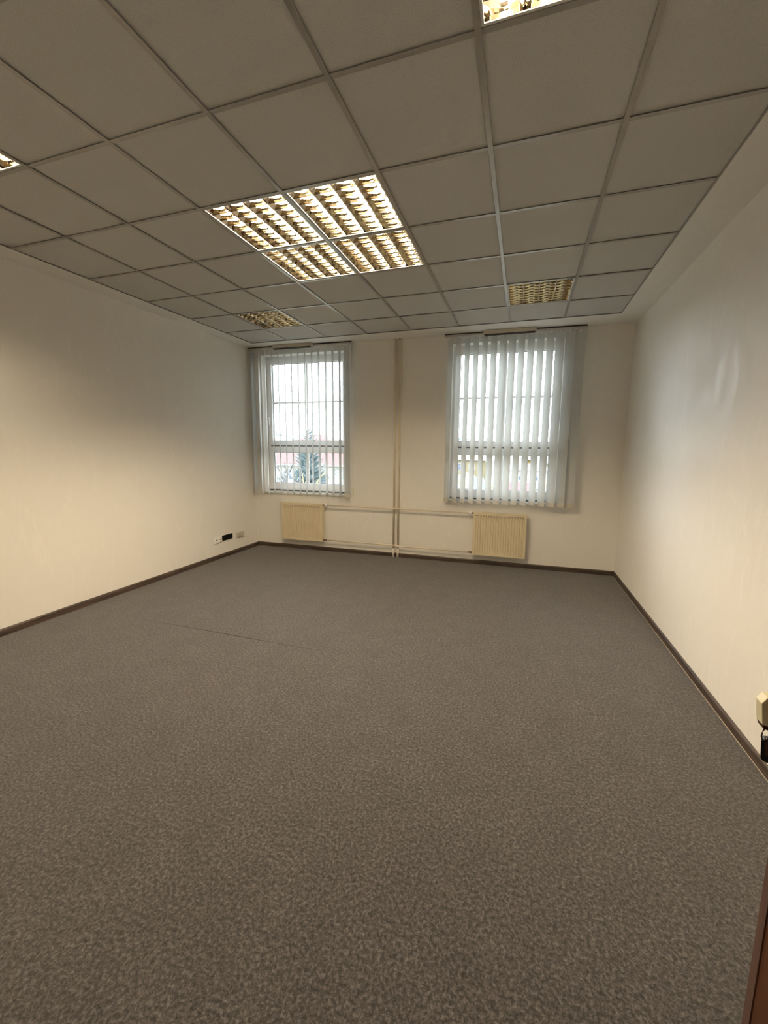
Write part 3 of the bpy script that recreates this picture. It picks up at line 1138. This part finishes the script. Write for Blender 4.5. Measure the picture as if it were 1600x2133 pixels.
bmesh.ops.translate(bm, vec=(0, 0.022, 0), verts=[v for v in ex['geom'] if isinstance(v, bmesh.types.BMVert)])
bmesh.ops.bevel(bm, geom=bm.edges[:], offset=0.0022, segments=2, affect='EDGES', profile=0.6)
b = MB()
b.add_bm(bm)
b.build('grip', M['ivory'], grip)
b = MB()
b.prism([(-0.0770, -0.0235), (-0.042, -0.0325), (-0.044, -0.0395), (-0.0750, -0.0305)], KY - 0.010, KY + 0.010, xf=lambda a, c, y: (FX + a, y, KZ + c))  # brown strip stands for the shading along the grip's underside
tag(b.build('grip_shade', M['door'], grip), 'brown strip for the shade under the ivory grip')
b = MB()
b.bevel_box((FX - 0.005, KY - 0.02, 1.015), (FX, KY + 0.02, 1.065), 0.0015)
b.build('lock_plate', M['steel'], door)
for z in (0.25, 1.75):
    b = MB()
    b.tube([(FX + 0.045, HINGE_Y - 0.002, z), (FX + 0.045, HINGE_Y - 0.002, z + 0.09)], 0.007, 10)
    b.build('hinge', M['steel'], door)

keys = empty('key_bunch', (FX - 0.03, KY, 1.045), 'black key fob on a dark ring hanging from the door lock', 'keys')
b = MB()
b.bevel_box((FX - 0.032, KY - 0.0012, 1.039), (FX - 0.0052, KY + 0.0012, 1.047), 0.0005)
b.prism(round_rect(FX - 0.060, FX - 0.032, 1.031, 1.055, 0.008), KY - 0.0012, KY + 0.0012, xf=lambda a, z, y: (a, y, z))
b.build('key', M['steel'], keys)
b = MB()
RC = Vector((0.7035, -0.796, 1.0515))
ringp = [RC + Vector((0.009 * math.cos(a), 0.006 * math.cos(a), 0.013 * math.sin(a))) for a in [2 * PI * k / 18 for k in range(19)]]
b.tube(ringp, 0.0013, 6, caps=False)
b.build('ring', M['ring'], keys)
fobrot = Matrix.Rotation(rad(-24), 3, 'Z') @ Matrix.Rotation(rad(-4), 3, 'Y')
FC = Vector((0.7262, -0.789, 1.0140))


def fxf(a, z, n):
    return FC + fobrot @ Vector((a, n, z))


b = MB()
b.prism(round_rect(-0.021, 0.021, -0.024, 0.024, 0.008), -0.006, 0.006, xf=fxf)
fob = b.build('fob', M['fob'], keys)
b = MB()
b.prism(round_rect(-0.015, 0.015, -0.010, 0.019, 0.004), -0.0072, -0.0058, xf=fxf)
b.build('fob_inlay', M['fob_face'], fob)
b = MB()
b.lathe([(0, 0.0035), (0.001, 0.0042), (0.002, 0.003)], fxf(-0.006, -0.0165, -0.006), fobrot @ Vector((0, -1, 0)), 12)
b.build('rivet', M['steel'], fob)

# ================================================================== OUTDOORS
EYE = CAM


def out(sx, D, z=None, sz=None):
    """a point D metres ahead of the window side of the camera at sideways slope sx; height z or slope sz"""
    return Vector((EYE.x + sx * D, EYE.y + D, z if z is not None else EYE.z + sz * D))


ZG = -7.0
g = MB()
prof = [(8, ZG), (50, ZG), (80, -5.5), (140, -2.5), (260, 0.0), (900, 6.0)]
for (a, za), (c, zc) in zip(prof, prof[1:]):
    g.quad((-900, a, za), (900, a, za), (900, c, zc), (-900, c, zc))
g.box((-900, 8, ZG - 1.2), (900, 50, ZG - 0.02))
structure(g.build('ground', M['grass']))


def hill(label, pts, D, depth):
    """ridge with a crest through (slope, height slope) points, sloping down to front and rear"""
    h = MB()
    crest = [out(s, D, sz=z) for s, z in pts]
    for a, c in zip(crest, crest[1:]):
        a0, c0 = Vector((a.x * 0.9, a.y - depth, -4)), Vector((c.x * 0.9, c.y - depth, -4))
        a1, c1 = Vector((a.x, a.y + depth, -4)), Vector((c.x, c.y + depth, -4))
        am, cm = (a + a0) / 2 + Vector((0, 0, 2)), (c + c0) / 2 + Vector((0, 0, 2))
        h.quad(a0, c0, cm, am, smooth=True)
        h.quad(am, cm, c, a, smooth=True)
        h.quad(a, c, c1, a1, smooth=True)
    return tag(h.build('hill', M['hill']), label, 'hill')


def smooth_pts(keys, n=60, rough=0.0012):
    rng = random.Random(3)
    res = []
    for k in range(n + 1):
        s = keys[0][0] + (keys[-1][0] - keys[0][0]) * k / n
        for (a, za), (c, zc) in zip(keys, keys[1:]):
            if a <= s <= c + 1e-9:
                t = (s - a) / (c - a)
                t = t * t * (3 - 2 * t)
                res.append((s, za + (zc - za) * t + rng.uniform(-rough, rough)))
                break
    return res


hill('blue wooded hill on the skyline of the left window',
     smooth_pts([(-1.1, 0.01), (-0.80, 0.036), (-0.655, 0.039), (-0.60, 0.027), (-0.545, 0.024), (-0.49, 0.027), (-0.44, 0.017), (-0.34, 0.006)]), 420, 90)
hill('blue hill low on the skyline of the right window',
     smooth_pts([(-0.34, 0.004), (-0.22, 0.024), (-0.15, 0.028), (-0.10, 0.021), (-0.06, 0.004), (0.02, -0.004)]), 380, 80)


def house(label, x0, x1, y0, y1, zb, ze, zr, ridge, wallm, roofm, wins=(), over=0.5, chimney=None, cat='house'):
    """walls, hip or gable roof with overhang; ridge = (xa, xb) along x at mid depth; wins = (x, z, w, h) on the near wall"""
    root = empty('house', ((x0 + x1) / 2, (y0 + y1) / 2, zb), label, cat)
    b = MB()
    b.box((x0, y0, zb), (x1, y1, ze))
    b.build('wall', wallm, root)
    ym = (y0 + y1) / 2
    r = MB()
    A, B_, C_, D_ = (x0 - over, y0 - over, ze), (x1 + over, y0 - over, ze), (x1 + over, y1 + over, ze), (x0 - over, y1 + over, ze)
    P, Q = (ridge[0], ym, zr), (ridge[1], ym, zr)
    r.quad(A, B_, Q, P)
    r.quad(B_, C_, Q)
    r.quad(C_, D_, P, Q)
    r.quad(D_, A, P)
    r.quad(A, D_, C_, B_)
    r.build('roof', roofm, root)
    e = MB()
    e.box((x0 - over - 0.05, y0 - over - 0.12, ze - 0.12), (x1 + over + 0.05, y0 - over, ze + 0.02))
    e.build('gutter', M['sash_white'], root)
    if chimney:
        c = MB()
        c.box((chimney[0] - 0.35, ym - 0.3, chimney[1]), (chimney[0] + 0.35, ym + 0.3, chimney[2]))
        c.build('chimney', M['roof_red'], root)
    for x, z, ww, hh in wins:
        f = MB()
        for lo, hi in (((x - ww / 2, z - hh / 2), (x - ww / 2 + 0.07, z + hh / 2)), ((x + ww / 2 - 0.07, z - hh / 2), (x + ww / 2, z + hh / 2)),
                       ((x - ww / 2 + 0.07, z - hh / 2), (x + ww / 2 - 0.07, z - hh / 2 + 0.07)), ((x - ww / 2 + 0.07, z + hh / 2 - 0.07), (x + ww / 2 - 0.07, z + hh / 2)),
                       ((x - 0.04, z - hh / 2 + 0.07), (x + 0.04, z + hh / 2 - 0.07))):
            f.box((lo[0], y0 - 0.08, lo[1]), (hi[0], y0 - 0.005, hi[1]))
        f.box((x - ww / 2 + 0.07, y0 - 0.075, z + 0.12), (x + ww / 2 - 0.07, y0 - 0.008, z + 0.19))
        fo = f.build('window', M['sash_white'], root)
        p = MB()
        p.box((x - ww / 2 + 0.07, y0 - 0.05, z - hh / 2 + 0.07), (x + ww / 2 - 0.07, y0 - 0.02, z + hh / 2 - 0.07))
        p.build('pane', M['pane_blue'], fo)
    return root


yA = EYE.y + 46.6
wins = [(EYE.x - 0.572 * 46.6, -1.95, 1.0, 1.25), (EYE.x - 0.543 * 46.6, -2.05, 1.1, 1.25), (EYE.x - 0.511 * 46.6, -2.35, 1.15, 1.3),
        (EYE.x - 0.62 * 46.6, -1.95, 1.0, 1.25)]
h_main = house('cream house with a broad red hip roof seen through the left window', -38.0, -18.0, yA, yA + 17, ZG, -0.57, 3.55, (-29.6, -28.2),
               M['facade'], M['roof_red'], wins, 0.6)
# round sign with concentric rings on its white wall
sg = MB()
cx, cz = EYE.x - 0.468 * 46.6, -1.95
for r0, r1 in ((0.20, 0.32), (0.52, 0.64), (0.84, 0.96)):
    n = 28
    for k in range(n):
        a, c = 2 * PI * k / n, 2 * PI * (k + 1) / n
        for dy0, dy1 in ((-0.06, -0.06), (-0.005, -0.005)):
            sg.quad((cx + r0 * math.cos(a), yA + dy0, cz + r0 * math.sin(a)), (cx + r1 * math.cos(a), yA + dy0, cz + r1 * math.sin(a)),
                    (cx + r1 * math.cos(c), yA + dy1, cz + r1 * math.sin(c)), (cx + r0 * math.cos(c), yA + dy1, cz + r0 * math.sin(c)))
        for rr in (r0, r1):
            sg.quad((cx + rr * math.cos(a), yA - 0.06, cz + rr * math.sin(a)), (cx + rr * math.cos(c), yA - 0.06, cz + rr * math.sin(c)),
                    (cx + rr * math.cos(c), yA - 0.005, cz + rr * math.sin(c)), (cx + rr * math.cos(a), yA - 0.005, cz + rr * math.sin(a)))
sg.build('ring_sign', M['sign_blue'], h_main)

house('small white house far off on the slope at the left window', -64.0, -58.2, 90, 97, -4, 3.0, 4.6, (-62.5, -60.0), M['facade_white'], M['sign_blue'], (), 0.3)
house('low pale yellow house behind the hedge at the right window', -12.5, -5.2, 66, 74, -7, -0.1, 1.0, (-11, -7), M['facade_yellow'], M['bush'], [(-9.8, -1.3, 1.0, 1.2), (-7.6, -1.3, 1.0, 1.2)], 0.3)
house('orange house in the distance at the right window', 0.2, 1.7, 62, 66, -7, 0.2, 1.0, (0.7, 1.2), M['facade_orange'], M['roof_pink'], [], 0.25)
house('low white house before the orange house at the right window', -1.2, 3.2, 50, 53, -7, -0.75, -0.1, (-0.6, 2.6), M['facade_white'], M['facade_white'], [(0.2, -1.7, 0.8, 0.8), (2.1, -1.7, 0.8, 0.8)], 0.2)
house('pale yellow house beside the orange house', 3.6, 9.5, 60, 67, -7, -0.2, 1.2, (5, 8), M['facade_yellow'], M['bush'], [(5.1, -1.4, 1.0, 1.2), (7.4, -1.4, 1.0, 1.2)], 0.3)
house('white house standing left of the orange house', -4.4, -1.4, 58, 64, -7, 0.0, 1.3, (-3.6, -2.2), M['facade_white'], M['bush'], [(-2.9, -1.5, 0.9, 1.1)], 0.3)
house('shed with a sky blue sheet roof low in the right window', -4.6, -3.1, 37, 40.5, -7, -2.55, -1.05, (-4.4, -3.3), M['facade_white'], M['roof_blue'], (), 0.15, cat='shed')
house('shed with a faded pink roof low in the right window', -1.3, 1.2, 33, 36, -7, -2.2, -1.15, (-1.1, 1.0), M['facade_white'], M['roof_pink'], (), 0.15, cat='shed')
house('white garage with a pale blue roof at the right window edge', 1.7, 4.4, 42, 46, -7, -2.2, -1.4, (2.2, 3.9), M['facade_white'], M['roof_blue'], (), 0.15, cat='shed')


def conifer(label, x, y, zb, zt, rad_max, n=230, seed=1, open_top=0.2):
    rng = random.Random(seed)
    root = empty('conifer', (x, y, zb), label, 'tree')
    t = MB()
    t.tube([(x, y, zb), (x, y, (zb + zt) / 2), (x, y, zt)], 0.1, 7, radii=[0.28, 0.16, 0.02])
    t.build('trunk', M['bark'], root)
    c = MB()
    for k in range(n):
        f = rng.random() ** 0.8
        z = zt - 0.15 - f * (zt - zb) * 0.8
        L = rad_max * (0.16 + 0.84 * f) * rng.uniform(0.7, 1.1)
        a = rng.uniform(0, 2 * PI)
        rise = 0.35 * (1 - f) - 0.15 * f
        d = Vector((math.cos(a), math.sin(a), rise))
        s = Vector((-math.sin(a), math.cos(a), 0))
        p0 = Vector((x, y, z))
        wmax = (0.10 + 0.28 * f) * (0.5 if f < open_top else 1.0)
        prev = None
        for q in range(5):
            u = q / 4
            p = p0 + d * (L * u) + Vector((0, 0, 0.22 * L * u * u))
            hw = wmax * (0.25 + 1.2 * u) * (1.0 - u) * 1.6 + 0.012
            l, r_, bt = p + s * hw, p - s * hw, p - Vector((0, 0, hw * 0.9 + 0.02))
            if prev:
                c.quad(prev[0], l, p + Vector((0, 0, 0.02)), prev[3])
                c.quad(prev[3], p + Vector((0, 0, 0.02)), r_, prev[1])
                c.quad(prev[0], prev[2], bt, l)
                c.quad(prev[1], r_, bt, prev[2])
            prev = (l, r_, bt, p + Vector((0, 0, 0.02)))
    tag(c.build('needles', M['needle'], root), kind='stuff')
    return root


conifer('tall blue-green pine standing before the red-roofed house', EYE.x - 0.556 * 32, EYE.y + 32, ZG, 3.35, 2.7, 520, 5)
conifer('small dark spruce far off on the slope behind the pine', EYE.x - 0.575 * 112, EYE.y + 112, -4, 5.2, 1.6, 120, 6)
conifer('tall dark spruce far off beside the small white house', EYE.x - 0.602 * 105, EYE.y + 105, -4, 4.4, 1.8, 120, 8)


def bare_tree(label, x, y, zb, height, seed, m, spread=0.6, levels=5):
    rng = random.Random(seed)
    root = empty('bare_tree', (x, y, zb), label, 'tree')
    t, tw = MB(), MB()

    def grow(p, d, L, r, lv):
        e = p + d * L
        mid = (p + e) / 2 + Vector((rng.uniform(-1, 1), rng.uniform(-1, 1), 0)) * L * 0.06
        (t if lv <= 1 else tw).tube([p, mid, e], r, 5 if lv < 3 else 3, caps=False, radii=[r, r * 0.85, r * 0.68])
        if lv >= levels:
            return
        for k in range(2 if lv == 0 else rng.choice((2, 3))):
            a = rng.uniform(0, 2 * PI)
            nd = (d + Vector((math.cos(a), math.sin(a), 0.25)) * spread * rng.uniform(0.6, 1.1)).normalized()
            grow(e - d * L * rng.uniform(0, 0.25), nd, L * rng.uniform(0.62, 0.82), r * 0.70, lv + 1)
    grow(Vector((x, y, zb)), Vector((0, 0, 1)), height * 0.34, height * 0.024, 0)
    t.build('trunk', M['bark'], root)
    tag(tw.build('twigs', m, root), kind='stuff')
    return root


for sx, D, zz, hh, sd, label, mm in (
        (-0.652, 22, ZG, 7.9, 11, 'yellow-green bare tree at the far left of the left window', 'catkin'),
        (-0.622, 34, ZG, 8.8, 12, 'pale bare tree left of the blue-green pine', 'twig'),
        (-0.592, 27, ZG, 8.1, 13, 'bare many-stemmed tree just left of the blue-green pine', 'twig'),
        (-0.485, 24, ZG, 5.9, 15, 'low yellowish bare tree right of the blue-green pine', 'catkin')):
    bare_tree(label, EYE.x + sx * D, EYE.y + D, zz, hh, sd, M[mm])

for k, (sx, D, ww, zt, label) in enumerate(((-0.128, 44, 1.9, -0.9, 'pale clipped hedge at the left side of the right window'),
                                            (-0.04, 50, 2.6, -2.0, 'pale hedge in the middle of the right window'),
                                            (0.062, 40, 1.2, -0.9, 'pale yellow shrub at the right side of the right window'))):
    rng = random.Random(40 + k)
    bm = bmesh.new()
    bmesh.ops.create_icosphere(bm, subdivisions=4, radius=1.0)
    hh = zt - ZG
    for v in bm.verts:
        f = 1 + rng.uniform(-0.06, 0.06)
        v.co = Vector((v.co.x * ww * f, v.co.y * 1.0 * f, v.co.z * hh / 2 * f))
    mb = MB()
    c0 = out(sx, D, z=ZG + hh / 2)
    mb.add_bm(bm, lambda a, b, c: c0 + Vector((a, b, c)))
    tag(mb.build('hedge', M['bush']), label, 'hedge')
